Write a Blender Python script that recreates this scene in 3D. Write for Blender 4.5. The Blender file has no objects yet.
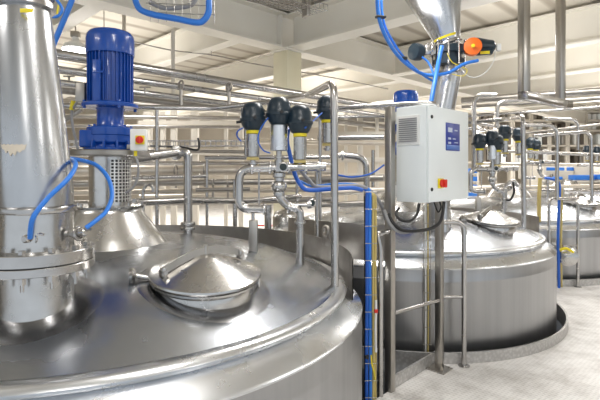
import bpy, bmesh, math, random
from mathutils import Vector, Matrix
from mathutils.geometry import tessellate_polygon
random.seed(7)
C = bpy.context.scene.collection
PI = math.pi
F, HY, CAMZ = 465.0, 170.0, 1.75
def P(x, y, Y):
    """the point of the place seen at pixel (x, y) at depth Y"""
    return Vector(((x-300)/F*Y, Y, CAMZ-(y-HY)/F*Y))
V = Vector

# ------------------------------------------------------------------ materials
def mat(name, col, metal=0.0, rough=0.5, noise=None, bump=None, emit=None, spec=0.5, coat=0.0, aniso=0.0, rvar=0.0):
    m = bpy.data.materials.new(name); m.use_nodes = True
    nt = m.node_tree; b = nt.nodes['Principled BSDF']
    b.inputs['Base Color'].default_value = (*col, 1); b.inputs['Metallic'].default_value = metal
    b.inputs['Roughness'].default_value = rough; b.inputs['Specular IOR Level'].default_value = spec
    b.inputs['Coat Weight'].default_value = coat
    if aniso: b.inputs['Anisotropic'].default_value = aniso
    tc = nt.nodes.new('ShaderNodeTexCoord')
    if noise:                                   # (scale xyz, second colour)
        mp = nt.nodes.new('ShaderNodeMapping'); mp.inputs['Scale'].default_value = noise[0]
        nt.links.new(tc.outputs['Object'], mp.inputs['Vector'])
        n = nt.nodes.new('ShaderNodeTexNoise'); n.inputs['Scale'].default_value = 1; n.inputs['Detail'].default_value = 5
        nt.links.new(mp.outputs['Vector'], n.inputs['Vector'])
        r = nt.nodes.new('ShaderNodeValToRGB'); r.color_ramp.elements[0].position = .35; r.color_ramp.elements[1].position = .68
        r.color_ramp.elements[0].color = (*noise[1], 1); r.color_ramp.elements[1].color = (*col, 1)
        nt.links.new(n.outputs['Fac'], r.inputs['Fac']); nt.links.new(r.outputs['Color'], b.inputs['Base Color'])
        if rvar:
            mr = nt.nodes.new('ShaderNodeMapRange'); mr.inputs['To Min'].default_value = rough+rvar; mr.inputs['To Max'].default_value = max(.03, rough-rvar)
            mr.inputs['From Min'].default_value = .3; mr.inputs['From Max'].default_value = .7
            nt.links.new(n.outputs['Fac'], mr.inputs['Value']); nt.links.new(mr.outputs['Result'], b.inputs['Roughness'])
    if bump:                                    # (scale xyz, strength, distance)
        mp = nt.nodes.new('ShaderNodeMapping'); mp.inputs['Scale'].default_value = bump[0]
        nt.links.new(tc.outputs['Object'], mp.inputs['Vector'])
        n = nt.nodes.new('ShaderNodeTexNoise'); n.inputs['Scale'].default_value = 1; n.inputs['Detail'].default_value = 3
        nt.links.new(mp.outputs['Vector'], n.inputs['Vector'])
        bp = nt.nodes.new('ShaderNodeBump'); bp.inputs['Strength'].default_value = bump[1]; bp.inputs['Distance'].default_value = bump[2]
        nt.links.new(n.outputs['Fac'], bp.inputs['Height']); nt.links.new(bp.outputs['Normal'], b.inputs['Normal'])
    if emit:
        b.inputs['Emission Color'].default_value = (*emit[0], 1); b.inputs['Emission Strength'].default_value = emit[1]
    return m
M = dict(
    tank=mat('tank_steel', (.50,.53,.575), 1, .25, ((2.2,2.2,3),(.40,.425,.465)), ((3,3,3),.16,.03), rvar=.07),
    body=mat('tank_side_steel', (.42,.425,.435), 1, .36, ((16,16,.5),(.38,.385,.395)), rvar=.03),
    band=mat('tank_shoulder_steel', (.80,.82,.85), 1, .27, ((3,3,3),(.67,.69,.72)), rvar=.06),  # paler base colour stands in for the bright reflection on the shoulder
    lid=mat('lid_steel', (.58,.575,.565), 1, .25, ((9,9,9),(.50,.495,.485)), rvar=.05),
    pad=mat('polished_pad_steel', (.36,.365,.38), 1, .24),
    duct=mat('duct_steel', (.58,.595,.62), 1, .27, ((5,5,2.4),(.48,.49,.505)), ((5,5,2),.16,.03), rvar=.05),
    pipe=mat('pipe_steel', (.54,.53,.52), 1, .24, ((5,5,5),(.45,.44,.43)), rvar=.05),
    dull=mat('dull_steel', (.42,.40,.375), 1, .40, ((6,6,6),(.34,.32,.295)), rvar=.06),
    frame=mat('frame_steel', (.48,.46,.43), 1, .34, ((12,12,2),(.40,.38,.35)), rvar=.06),
    warm=mat('insulated_pipe', (.70,.64,.56), .6, .36, ((3,3,3),(.60,.54,.46))),
    blue=mat('motor_blue', (.004,.065,.36), 0, .26, ((8,8,8),(.003,.055,.31)), coat=.3),
    hose=mat('hose_blue', (.03,.20,.70), 0, .38),
    cable=mat('cable_blue', (.02,.12,.55), 0, .42),
    navy=mat('actuator_navy', (.012,.026,.040), 0, .34),
    black=mat('black_rubber', (.012,.012,.013), 0, .45),
    grey=mat('grey_conduit', (.30,.30,.31), 0, .5),
    yellow=mat('yellow_plastic', (.80,.66,.02), 0, .45),
    ycable=mat('yellow_cable', (.55,.44,.16), 0, .5),
    red=mat('red_plastic', (.70,.03,.015), 0, .35),
    orange=mat('orange_plastic', (.86,.16,.015), 0, .4),
    white=mat('white_plastic', (.78,.79,.78), 0, .35),
    box=mat('cabinet_paint', (.84,.89,.90), 0, .35, ((3,3,3),(.82,.87,.885))),
    navyblue=mat('display_blue', (.03,.055,.33), 0, .3),
    mid=mat('display_mid', (.10,.20,.55), 0, .3),
    text=mat('display_print', (.55,.62,.78), 0, .4),
    cream=mat('cream_paint', (.86,.83,.755), 0, .5, ((1.2,1.2,1.2),(.82,.785,.70))),
    colmn=mat('column_yellow_cream', (.84,.79,.60), 0, .45, ((2,2,2),(.78,.73,.54))),
    wall=mat('wall_paint', (.66,.60,.51), 0, .7, ((.6,.6,.6),(.56,.50,.41))),
    rackm=mat('white_steel_rack', (.66,.62,.55), 0, .5),
    dark=mat('dark_recess', (.10,.085,.07), 0, .7),
    glass=mat('sight_glass', (.02,.03,.03), 0, .05),
    lamp=mat('lamp_glow', (1,1,1), 0, .5, emit=((1,.98,.95), 22)),
)
def floor_mat():
    m = bpy.data.materials.new('tread_plate_floor'); m.use_nodes = True; nt = m.node_tree; b = nt.nodes['Principled BSDF']
    L = nt.links.new; tc = nt.nodes.new('ShaderNodeTexCoord')
    mp = nt.nodes.new('ShaderNodeMapping'); mp.inputs['Rotation'].default_value = (0,0,PI/4); L(tc.outputs['Object'], mp.inputs['Vector'])
    def wave(rz, sc):
        w = nt.nodes.new('ShaderNodeTexWave'); q = nt.nodes.new('ShaderNodeMapping'); q.inputs['Rotation'].default_value = (0,0,rz)
        L(mp.outputs['Vector'], q.inputs['Vector']); L(q.outputs['Vector'], w.inputs['Vector']); w.inputs['Scale'].default_value = sc; return w
    a, c = wave(0, 9), wave(PI/2, 9)
    mx = nt.nodes.new('ShaderNodeMath'); mx.operation = 'MULTIPLY'; L(a.outputs['Fac'], mx.inputs[0]); L(c.outputs['Fac'], mx.inputs[1])
    n = nt.nodes.new('ShaderNodeTexNoise'); n.inputs['Scale'].default_value = 2.3; n.inputs['Detail'].default_value = 8; n.inputs['Roughness'].default_value = .7
    L(tc.outputs['Object'], n.inputs['Vector'])
    r = nt.nodes.new('ShaderNodeValToRGB'); r.color_ramp.elements[0].position = .33; r.color_ramp.elements[1].position = .56
    r.color_ramp.elements[0].color = (.50,.48,.46,1); r.color_ramp.elements[1].color = (.80,.79,.78,1); L(n.outputs['Fac'], r.inputs['Fac'])
    mc = nt.nodes.new('ShaderNodeMixRGB'); mc.blend_type = 'MULTIPLY'; mc.inputs[0].default_value = .22
    L(r.outputs['Color'], mc.inputs[1])
    rr = nt.nodes.new('ShaderNodeValToRGB'); rr.color_ramp.elements[0].color = (1,1,1,1); rr.color_ramp.elements[1].color = (.35,.35,.35,1)
    L(mx.outputs[0], rr.inputs['Fac']); L(rr.outputs['Color'], mc.inputs[2]); L(mc.outputs[0], b.inputs['Base Color'])
    bp = nt.nodes.new('ShaderNodeBump'); bp.inputs['Strength'].default_value = .5; bp.inputs['Distance'].default_value = .004
    L(mx.outputs[0], bp.inputs['Height']); L(bp.outputs['Normal'], b.inputs['Normal']); b.inputs['Roughness'].default_value = .45
    return m
M['floor'] = floor_mat()
def kerb_mat():
    m = bpy.data.materials.new('tread_plate_kerb'); m.use_nodes = True; nt = m.node_tree; b = nt.nodes['Principled BSDF']; L = nt.links.new
    tc = nt.nodes.new('ShaderNodeTexCoord'); v = nt.nodes.new('ShaderNodeTexVoronoi'); v.inputs['Scale'].default_value = 34
    L(tc.outputs['Object'], v.inputs['Vector'])
    r = nt.nodes.new('ShaderNodeValToRGB'); r.color_ramp.elements[0].color = (.62,.61,.60,1); r.color_ramp.elements[1].color = (.46,.45,.44,1)
    r.color_ramp.elements[1].position = .7
    L(v.outputs['Distance'], r.inputs['Fac']); L(r.outputs['Color'], b.inputs['Base Color'])
    b.inputs['Metallic'].default_value = .6; b.inputs['Roughness'].default_value = .42
    return m
M['kerb'] = kerb_mat()
def deck_mat():
    m = bpy.data.materials.new('ceiling_decking'); m.use_nodes = True; nt = m.node_tree; b = nt.nodes['Principled BSDF']; L = nt.links.new
    tc = nt.nodes.new('ShaderNodeTexCoord'); mp = nt.nodes.new('ShaderNodeMapping'); mp.inputs['Rotation'].default_value = (0,0,-PI/4)
    L(tc.outputs['Object'], mp.inputs['Vector'])
    w = nt.nodes.new('ShaderNodeTexWave'); w.bands_direction = 'Y'; w.inputs['Scale'].default_value = .55; w.inputs['Distortion'].default_value = .25; w.inputs['Detail'].default_value = 3
    L(mp.outputs['Vector'], w.inputs['Vector'])
    r = nt.nodes.new('ShaderNodeValToRGB'); r.color_ramp.elements[0].color = (.34,.30,.245,1); r.color_ramp.elements[1].color = (.56,.52,.445,1)
    r.color_ramp.elements[0].position = .02; r.color_ramp.elements[1].position = .3
    L(w.outputs['Fac'], r.inputs['Fac']); L(r.outputs['Color'], b.inputs['Base Color']); b.inputs['Roughness'].default_value = .7
    return m
M['deck'] = deck_mat()
def mesh_mat():
    """perforated sheet: real round holes through alpha"""
    m = bpy.data.materials.new('perforated_sheet'); m.use_nodes = True; nt = m.node_tree; b = nt.nodes['Principled BSDF']
    b.inputs['Base Color'].default_value = (.75,.74,.72,1); b.inputs['Metallic'].default_value = 1; b.inputs['Roughness'].default_value = .35
    return m
M['perf'] = mesh_mat()

# ------------------------------------------------------------------ mesh builder
class MB:
    def __init__(s): s.v = []; s.f = []
    def add(s, vs, fs):
        k = len(s.v); s.v += [V(p) for p in vs]; s.f += [tuple(i+k for i in f) for f in fs]; return s
    def box(s, c, size, rz=0.0, bev=0.0):
        """a box about c with chamfered edges"""
        bm = bmesh.new(); bmesh.ops.create_cube(bm, size=1)
        bmesh.ops.scale(bm, vec=size, verts=bm.verts)
        if bev: bmesh.ops.bevel(bm, geom=list(bm.edges), offset=bev, segments=2, affect='EDGES', profile=.5)
        bmesh.ops.rotate(bm, cent=(0,0,0), matrix=Matrix.Rotation(rz, 3, 'Z'), verts=bm.verts)
        bmesh.ops.translate(bm, vec=c, verts=bm.verts)
        bm.verts.index_update()
        s.add([v.co.copy() for v in bm.verts], [[v.index for v in f.verts] for f in bm.faces]); bm.free(); return s
    def lathe(s, c, prof, n=48, axis=(0,0,1), a0=0.0, a1=2*PI, close=False):
        """revolve (r, h) pairs about axis through c"""
        ax = V(axis).normalized(); t = V((1,0,0)) if abs(ax.x) < .9 else V((0,1,0))
        e1 = (t-ax*t.dot(ax)).normalized(); e2 = ax.cross(e1); c = V(c)
        full = abs(a1-a0-2*PI) < 1e-6; m = n if full else n+1; vs = []; fs = []
        for (r, h) in prof:
            for i in range(m):
                a = a0+(a1-a0)*i/n; vs.append(c+ax*h+(e1*math.cos(a)+e2*math.sin(a))*r)
        K = len(prof)
        for j in range(K-1 if not close else K):
            jj = (j+1) % K
            for i in range(n):
                i2 = (i+1) % m
                fs.append((j*m+i, j*m+i2, jj*m+i2, jj*m+i))
        if not close:
            if prof[0][0] > 1e-4 and full: fs.append(tuple(range(m))[::-1])
            if prof[-1][0] > 1e-4 and full: fs.append(tuple((K-1)*m+i for i in range(m)))
        return s.add(vs, fs)
    def cyl(s, a, b, r, r2=None, n=24):
        a = V(a); b = V(b); return s.lathe(a, [(r,0),(r if r2 is None else r2, (b-a).length)], n, b-a)
    def ring(s, c, R, r, axis=(0,0,1), n=40, k=8):
        return s.lathe(c, [(R+r*math.cos(2*PI*i/k), r*math.sin(2*PI*i/k)) for i in range(k)], n, axis, close=True)
    def ball(s, c, r, sz=1.0, n=20):
        return s.lathe(c, [(max(1e-5, r*math.sin(PI*i/10)), -r*sz*math.cos(PI*i/10)) for i in range(11)], n)
    def tube(s, pts, r, bend=0.0, n=14, seg=6):
        pts = [V(p) for p in pts]; path = [pts[0]]
        for i in range(1, len(pts)-1):
            p, q, w = pts[i-1], pts[i], pts[i+1]
            d = min(bend, (q-p).length*.48, (w-q).length*.48)
            if d <= 1e-4: path.append(q); continue
            A = q+(p-q).normalized()*d; B = q+(w-q).normalized()*d
            for k in range(seg+1):
                t = k/seg; path.append(A*(1-t)**2+q*2*t*(1-t)+B*t*t)
        path.append(pts[-1])
        path = [p for i, p in enumerate(path) if i == 0 or (p-path[i-1]).length > 1e-5]
        T = [(path[min(i+1, len(path)-1)]-path[max(i-1, 0)]).normalized() for i in range(len(path))]
        t0 = T[0]; u = V((0,0,1)) if abs(t0.z) < .9 else V((1,0,0)); u = (u-t0*u.dot(t0)).normalized(); vs = []; fs = []
        for i, p in enumerate(path):
            u = (u-T[i]*u.dot(T[i])).normalized(); w = T[i].cross(u)
            for k in range(n):
                a = 2*PI*k/n; vs.append(p+(u*math.cos(a)+w*math.sin(a))*r)
        for i in range(len(path)-1):
            for k in range(n):
                k2 = (k+1) % n; fs.append((i*n+k, i*n+k2, (i+1)*n+k2, (i+1)*n+k))
        fs.append(tuple(range(n))[::-1]); fs.append(tuple((len(path)-1)*n+k for k in range(n)))
        return s.add(vs, fs)
    def curve(s, pts, r, n=10, sub=6):
        """a smooth hose through the points"""
        pts = [V(p) for p in pts]; out = []
        for i in range(len(pts)-1):
            p0 = pts[max(i-1,0)]; p1 = pts[i]; p2 = pts[i+1]; p3 = pts[min(i+2, len(pts)-1)]
            for k in range(sub):
                t = k/sub
                out.append(.5*((2*p1)+(p2-p0)*t+(2*p0-5*p1+4*p2-p3)*t*t+(3*p1-p0-3*p2+p3)*t**3))
        out.append(pts[-1]); return s.tube(out, r, 0, n)
    def build(s, name, m, parent=None, ang=38):
        off = V((0,0,0)); q = parent
        while q: off += V(q.location); q = q.parent
        me = bpy.data.meshes.new(name); me.from_pydata([v-off for v in s.v], [], s.f); me.validate(); me.update()
        bm = bmesh.new(); bm.from_mesh(me); bmesh.ops.recalc_face_normals(bm, faces=bm.faces); bm.to_mesh(me); bm.free()
        me.polygons.foreach_set('use_smooth', [True]*len(me.polygons)); me.set_sharp_from_angle(angle=math.radians(ang))
        me.materials.append(m)
        o = bpy.data.objects.new(name, me); C.objects.link(o)
        if parent: o.parent = parent
        else:                                   # top-level single mesh: put its origin at the base of its box
            xs = [v.co for v in me.vertices]
            c = V(((min(p.x for p in xs)+max(p.x for p in xs))/2, (min(p.y for p in xs)+max(p.y for p in xs))/2, min(p.z for p in xs)))
            me.transform(Matrix.Translation(-c)); o.location = c
        return o
def tag(o, label=None, cat=None, group=None, kind=None):
    if label: o['label'] = label
    if cat: o['category'] = cat
    if group: o['group'] = group
    if kind: o['kind'] = kind
    return o
def thing(name, label, cat, loc, group=None):
    o = bpy.data.objects.new(name, None); C.objects.link(o); o.location = loc; o.empty_display_size = .1
    return tag(o, label, cat, group)
def copy_tree(o, off=None, label=None, group=None, parent=None):
    c = o.copy(); C.objects.link(c)
    if parent: c.parent = parent
    if off is not None: c.location = V(o.location)+V(off)
    if label: c['label'] = label
    if group: c['group'] = group
    for ch in list(o.children):
        copy_tree(ch, parent=c)
    return c
def struct(name, mb, m):
    o = mb.build(name, m); return tag(o, kind='structure')

# ------------------------------------------------------------------ layout
R = 1.8
T1 = V((-1.375, 3.307, 0)); STEP = V((2.689, 2.80, 0))
TK = [T1+STEP*k for k in range(4)]
def zd(r, e=3.0):
    """height of the domed top over the axis distance r"""
    if r < .36: return 1.237
    return .975+.262*(1-(min(r,1.62)/1.62)**e)/(1-(.36/1.62)**e)
def on_dome(x, y): return zd((V((x,y,0))-T1).length)

# ------------------------------------------------------------------ setting
D1 = V((.70711,.70711,0)); D2 = V((-.70711,.70711,0))
def UV(u, v, z): return D1*u+D2*v+V((0,0,z))
def floor():
    rk = 1.905; d = STEP.length; e = STEP.normalized(); w = V((-e.y, e.x, 0)); vv = 1.24
    th = math.asin(vv/rk)
    def gp(c, a): return T1+e*(c+rk*math.cos(a))+w*(rk*math.sin(a))
    hole = []
    n = 40
    for i in range(n+1): hole.append(gp(0, th+(2*PI-2*th)*i/n))
    for i in range(n+1): hole.append(gp(d, PI+th+(2*PI-2*th)*i/n))
    loops = [[V((-14,-1.2,0)), V((20,-1.2,0)), V((20,26,0)), V((-14,26,0))], hole]
    for k in (2, 3): loops.append([TK[k]+V((rk*math.cos(2*PI*i/56), rk*math.sin(2*PI*i/56), 0)) for i in range(56)])
    tri = tessellate_polygon(loops); vs = [p for l in loops for p in l]
    m = MB(); m.add(vs, [tuple(t) for t in tri]); struct('floor', m, M['floor'])
    # upstands: kerb ring round each tank and the straight plate beside the walkway
    g = MB(); g.lathe(TK[1], [(1.895,-.1),(1.915,-.1),(1.915,.10),(1.895,.10)], 90, a0=math.radians(-137), a1=math.radians(160), close=True)
    b = gp(d, PI+th); a = b+(gp(0, 2*PI-th)-b)*.66; c = (a+b)/2; L = (b-a).length
    g.box(V((c.x, c.y, .0)), (L+.14, .02, .20), math.atan2(e.y, e.x))
    struct('trim_1', g, M['kerb'])
    for k in (2, 3):
        g = MB(); g.lathe(TK[k], [(1.895,-.1),(1.915,-.1),(1.915,.10),(1.895,.10)], 72, close=True); struct('trim_%d' % k, g, M['kerb'])
    lo = MB(); lo.box((3, 12, -2.55), (36, 30, .1)); struct('floor_lower_level', lo, M['dull'])
floor()
def walls():
    w = MB(); w.box((3, 24.05, 1.5), (36, .2, 8)); struct('wall_back', w, M['wall'])
    w = MB(); w.box((-14.1, 12, 1.5), (.2, 27, 8)); struct('wall_left', w, M['wall'])
    w = MB(); w.box((20.1, 12, 1.5), (.2, 27, 8)); struct('wall_right', w, M['wall'])
    c = MB(); c.box((3, 8, 4.42), (34.4, 32.3, .1)); struct('ceiling', c, M['deck'])
walls()
BZ = 3.75                                      # underside of the beams
def ibeam(name, p, q, fw=.26, h=.56, z=BZ, tf=.03):
    p = V(p); q = V(q); c = (p+q)/2; L = (q-p).length; a = math.atan2(q.y-p.y, q.x-p.x); m = MB()
    m.box((c.x, c.y, z+tf/2), (L, fw, tf), a); m.box((c.x, c.y, z+h-tf/2), (L, fw, tf), a)
    m.box((c.x, c.y, z+h/2), (L, .022, h-2*tf), a)
    return tag(m.build(name, M['cream']), kind='structure')
VB = 5.7
k = 4
ibeam('trim_%d' % k, UV(-3, VB, 0), UV(24, VB, 0), .30, .58)
for u in (-.1, 2.3, 4.5, 6.8, 9.2, 11.6, 14.0):
    k += 1; ibeam('trim_%d' % k, UV(u, VB+.16, 0), UV(u, 19, 0), .22, .50, BZ+.04)
for u in (5.4, 8.4, 10.8, 13.2, 15.6):
    k += 1; ibeam('trim_%d' % k, UV(u, VB-.16, 0), UV(u, -12, 0), .26 if u > 6 else .32, .56)
# second main beam far beyond
k += 1; ibeam('trim_%d' % k, UV(-3, 13.4, 0), UV(22, 13.4, 0), .30, .54, BZ+.03)
# web stiffeners by the column
k += 1; m = MB()
for s in (-.24, .24):
    m.box(UV(5.4+s, VB-.07, BZ+.29), (.02, .11, .50), PI/4)
tag(m.build('trim_%d' % k, M['cream']), kind='structure')
col = thing('support_column', 'cream painted square steel column rising behind the left valve heads to the ceiling beams', 'column', UV(5.4, VB, 0))
m = MB(); m.box(UV(5.4, VB, 1.86), (.34, .34, 3.72), PI/4, .012); m.build('shaft', M['colmn'], col)
m = MB(); m.box(UV(5.4, VB, 3.735), (.42, .42, .03), PI/4, .004); m.build('cap_plate', M['cream'], col)
m = MB(); m.box(UV(5.4, VB, .015), (.5, .5, .03), PI/4, .004); m.build('base_plate', M['cream'], col)

# ------------------------------------------------------------------ tank
def pad_ring(mb, cx, cy, r0, r1, lift=.004, n=48):
    vs = []; fs = []; K = 4
    for j in range(K+1):
        r = r0+(r1-r0)*j/K
        for i in range(n):
            a = 2*PI*i/n; x = cx+r*math.cos(a); y = cy+r*math.sin(a)
            vs.append((x, y, on_dome(x, y)+(lift if j < K else -.002)))
    for j in range(K):
        for i in range(n): i2 = (i+1) % n; fs.append((j*n+i, j*n+i2, (j+1)*n+i2, (j+1)*n+i))
    mb.add(vs, fs)
CH = V((T1.x+.16, T1.y-1.16, 0)); MW = V((T1.x+.86, T1.y-.79, 0))
def make_tank(label):
    t = thing('process_tank', label, 'tank', T1+V((0,0,-2.5)), 'row of stainless steel tanks')
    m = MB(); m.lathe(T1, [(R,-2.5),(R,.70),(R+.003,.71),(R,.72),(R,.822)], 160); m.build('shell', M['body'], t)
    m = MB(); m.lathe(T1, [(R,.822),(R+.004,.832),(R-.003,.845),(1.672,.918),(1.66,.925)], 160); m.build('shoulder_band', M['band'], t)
    m = MB(); m.lathe(T1, [(1.655,.922),(1.676,.922),(1.694,.934),(1.700,.95),(1.692,.966),(1.672,.976),(1.65,.977),(1.625,.974)], 160); m.build('rim_bead', M['band'], t)
    rs = [1.625+(.36-1.625)*i/26 for i in range(27)]
    m = MB(); m.lathe(T1, [(r, zd(r)) for r in rs]+[(.0001, 1.237)], 160); m.build('dome', M['tank'], t)
    m = MB(); m.lathe(T1, [(.42,1.215),(.395,1.25),(.368,1.292),(.362,1.300),(.245,1.455),(.235,1.47),(.232,1.485),(.20,1.487)], 64); m.build('neck_cone', M['lid'], t)
    m = MB(); m.lathe(T1, [(1.735,.86),(1.742,.86),(1.742,1.155),(1.735,1.155)], 90, a0=math.radians(-6), a1=math.radians(112), close=True)
    m.box(T1+V((1.738*math.cos(.40), 1.738*math.sin(.40), 1.16)), (.012,.14,.12), .40, .003)
    m.build('splash_guard', M['dull'], t)
    g = MB(); g.ring(T1+V((1.735*math.cos(.40), 1.735*math.sin(.40), 1.225)), .042, .016, (math.cos(.4), math.sin(.4), 0)); g.build('lifting_lug', M['dull'], t)
    m = MB(); pad_ring(m, MW.x, MW.y, .24, .365); pad_ring(m, CH.x, CH.y, .14, .30); m.build('reinforcing_pad', M['pad'], t)
    # a rectangular standpipe under the valve group
    zb = on_dome(-.335, 3.34)
    m = MB(); m.box((-.335, 3.34, zb+.09), (.062,.05,.26), 0, .004); m.build('support_bracket', M['frame'], t)
    # manway
    zc = zd(1.17); tilt = V((MW.x-T1.x, MW.y-T1.y, 0)).normalized(); ax = (V((.02,-.10,1))+tilt*.04).normalized()
    c = V((MW.x, MW.y, zc-.078))
    m = MB(); m.lathe(c, [(.262,-.02),(.262,.06),(.255,.085),(.262,.10),(.288,.108),(.288,.118),(.262,.122)], 72, ax); mw = m.build('manway', M['lid'], t)
    m = MB(); m.lathe(c, [(.270,.122),(.292,.124),(.297,.132),(.294,.142),(.282,.147),(.262,.150),(.16,.192),(.06,.228),(.025,.236),(.0001,.238)], 72, ax); lid = m.build('manway_lid', M['lid'], t)
    m = MB()
    sd = V((.74,.60,0)).normalized(); side = V((-sd.y, sd.x, 0)); off = side*-.012
    arc = [(-.235,.180),(-.16,.212),(-.08,.242),(0,.256),(.07,.256),(.14,.243),(.205,.222)]
    vs = []; fs = []
    for (s_, h_) in arc:
        for (dw, dh) in ((-.006,-.020),(.006,-.020),(.006,.020),(-.006,.020)): vs.append(c+off+sd*s_+side*dw+V((0,0,h_+dh)))
    for i in range(len(arc)-1):
        for q in range(4): fs.append((i*4+q, i*4+(q+1)%4, (i+1)*4+(q+1)%4, (i+1)*4+q))
    fs += [(0,1,2,3), tuple(len(arc)*4-4+q for q in (3,2,1,0))]
    m.add(vs, fs); m.cyl(c+off+V((0,0,.225)), c+off+V((0,0,.285)), .012); m.build('hinge_bar', M['frame'], lid)
    for s_, dz in ((-.24, .172), (.212, .21)):
        b = MB(); p = c+off+sd*s_; b.box(p+V((0,0,dz)), (.026,.045,.05), math.atan2(sd.y, sd.x), .005); b.cyl(p+V((0,0,dz))-side*.035, p+V((0,0,dz))+side*.035, .010)
        b.build('hinge_bracket', M['pipe'], lid)
    for a in (197, 20, 70, 120):                      # clamp screws round the collar
        d = V((math.cos(math.radians(a)), math.sin(math.radians(a)), 0)); b = MB(); p = c+d*.30
        if a == 197:
            b.cyl(p-d*.05+V((0,0,.115)), p+d*.055+V((0,0,.140)), .013); b.lathe(p+d*.05+V((0,0,.140)), [(.010,0),(.034,.008),(.044,.02),(.038,.034),(.0001,.040)], 20, d)
        else:
            b.cyl(p+V((0,0,.02)), p+V((0,0,.13)), .010); b.ball(p+V((0,0,.02)), .016)
        b.build('clamp_screw', M['pipe'], mw)
    # small vent stub beside the manway collar
    return t
tank = make_tank('nearest large stainless steel tank with blue upright motor, filling the bottom left')
copy_tree(tank, STEP, 'second stainless steel tank, behind the white control cabinet, ringed by a tread plate kerb')
copy_tree(tank, STEP*2, 'third stainless steel tank, at the right edge beyond the white walkway')
copy_tree(tank, STEP*3, 'fourth and farthest stainless steel tank, top glimpsed behind the third at right')
TK2 = TK[1]
m = MB(); m.lathe(TK2, [(1.735,.84),(1.742,.84),(1.742,1.23),(1.735,1.23)], 40, a0=math.radians(214), a1=math.radians(254), close=True)
tag(m.build('splash_guard', M['dull']), 'plain curved steel splash plate standing between the two nearest tanks', 'splash plate')

# ------------------------------------------------------------------ agitator drive
def make_drive(label):
    c = T1+V((.027,0,0)); t = thing('agitator_drive', label, 'motor', T1+V((0,0,1.487)), 'blue agitator motors')
    m = MB(); m.lathe(c, [(.235,1.487),(.238,1.500),(.20,1.503)], 56)
    for a in range(0, 360, 45):
        q = math.radians(a+10); m.cyl(c+V((.215*math.cos(q), .215*math.sin(q), 1.49)), c+V((.215*math.cos(q), .215*math.sin(q), 1.52)), .009, n=6)
    m.build('base_flange', M['pipe'], t)
    # lantern: solid back half, slotted window filled with perforated sheet to the right
    m = MB(); m.lathe(c, [(.142,1.50),(.142,1.84)], 40, a0=math.radians(-68), a1=math.radians(-68)-math.radians(250)); 
    m.lathe(c, [(.146,1.50),(.146,1.53),(.142,1.53)], 48); m.lathe(c, [(.142,1.82),(.146,1.82),(.146,1.845)], 48)
    m.build('lantern', M['lid'], t)
    g = MB(); a0, a1 = math.radians(-68), math.radians(42)
    for i in range(11):
        a = a0+(a1-a0)*i/10; g.box(c+V((.138*math.cos(a), .138*math.sin(a), 1.675)), (.004,.0095,.31), a)
    for j in range(14):
        z = 1.525+.30*j/13; g.lathe(c+V((0,0,z)), [(.136,-.004),(.140,-.004),(.140,.004),(.136,.004)], 16, a0=a0, a1=a1, close=True)
    g.build('mesh_guard', M['perf'], t)
    g = MB(); g.cyl(c+V((0,0,1.5)), c+V((0,0,1.84)), .045); g.build('shaft', M['black'], t)
    m = MB(); m.lathe(c, [(.20,1.842),(.262,1.845),(.268,1.852),(.268,1.880),(.262,1.886),(.2,1.887)], 64); m.build('mounting_plate', M['dull'], t)
    m = MB(); m.lathe(c, [(.175,1.887),(.178,1.905),(.14,1.907),(.13,1.925),(.150,1.945),(.152,1.99),(.158,1.995),(.158,2.045),(.150,2.052),(.10,2.056),(.092,2.075),(.090,2.165),(.10,2.185),(.12,2.19)], 56)
    for a in range(0, 360, 30):
        q = math.radians(a+7); r = .145; m.box(c+V((r*math.cos(q), r*math.sin(q), 1.925)), (.05,.014,.06), q, .003)
    m.box(c+V((-.115,-.10,1.965)), (.10,.10,.12), .3, .012)
    for a in range(0, 360, 45):
        q = math.radians(a+20); m.cyl(c+V((.138*math.cos(q), .138*math.sin(q), 2.05)), c+V((.138*math.cos(q), .138*math.sin(q), 2.066)), .010, n=6)
    m.build('gearbox', M['blue'], t)
    m = MB(); m.lathe(c, [(.12,2.188),(.188,2.190),(.192,2.196),(.192,2.212),(.186,2.218),(.165,2.222)], 56)
    for a in (40, 130, 220, 310):
        q = math.radians(a); m.cyl(c+V((.176*math.cos(q), .176*math.sin(q), 2.175)), c+V((.176*math.cos(q), .176*math.sin(q), 2.232)), .012, n=6)
    m.build('motor_flange', M['blue'], t)
    m = MB(); m.lathe(c, [(.138,2.22),(.138,2.575)], 56)
    for i in range(34):
        q = 2*PI*i/34
        m.box(c+V((.143*math.cos(q), .143*math.sin(q), 2.402)), (.024,.006,.35), q)
    m.box(c+V((-.03,-.146,2.36)), (.055,.03,.28), .0, .004); m.box(c+V((-.02,-.160,2.415)), (.075,.012,.016), 0, .003)
    mo = m.build('motor_body', M['blue'], t)
    m = MB(); m.lathe(c, [(.150,2.560),(.161,2.563),(.163,2.575),(.163,2.67),(.158,2.70),(.142,2.722),(.115,2.732),(.06,2.736),(.0001,2.736)], 56); m.build('fan_cover', M['blue'], t)
    m = MB(); m.box(c+V((-.205,.03,2.30)), (.07,.12,.14), 0, .01); m.build('terminal_box', M['dull'], t)
    return t
drive = make_drive('large blue upright motor with cooling ribs on the nearest tank')
copy_tree(drive, STEP+V((.05,0,.055)), 'blue upright motor on the second tank, mostly hidden behind the control cabinet')

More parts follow.
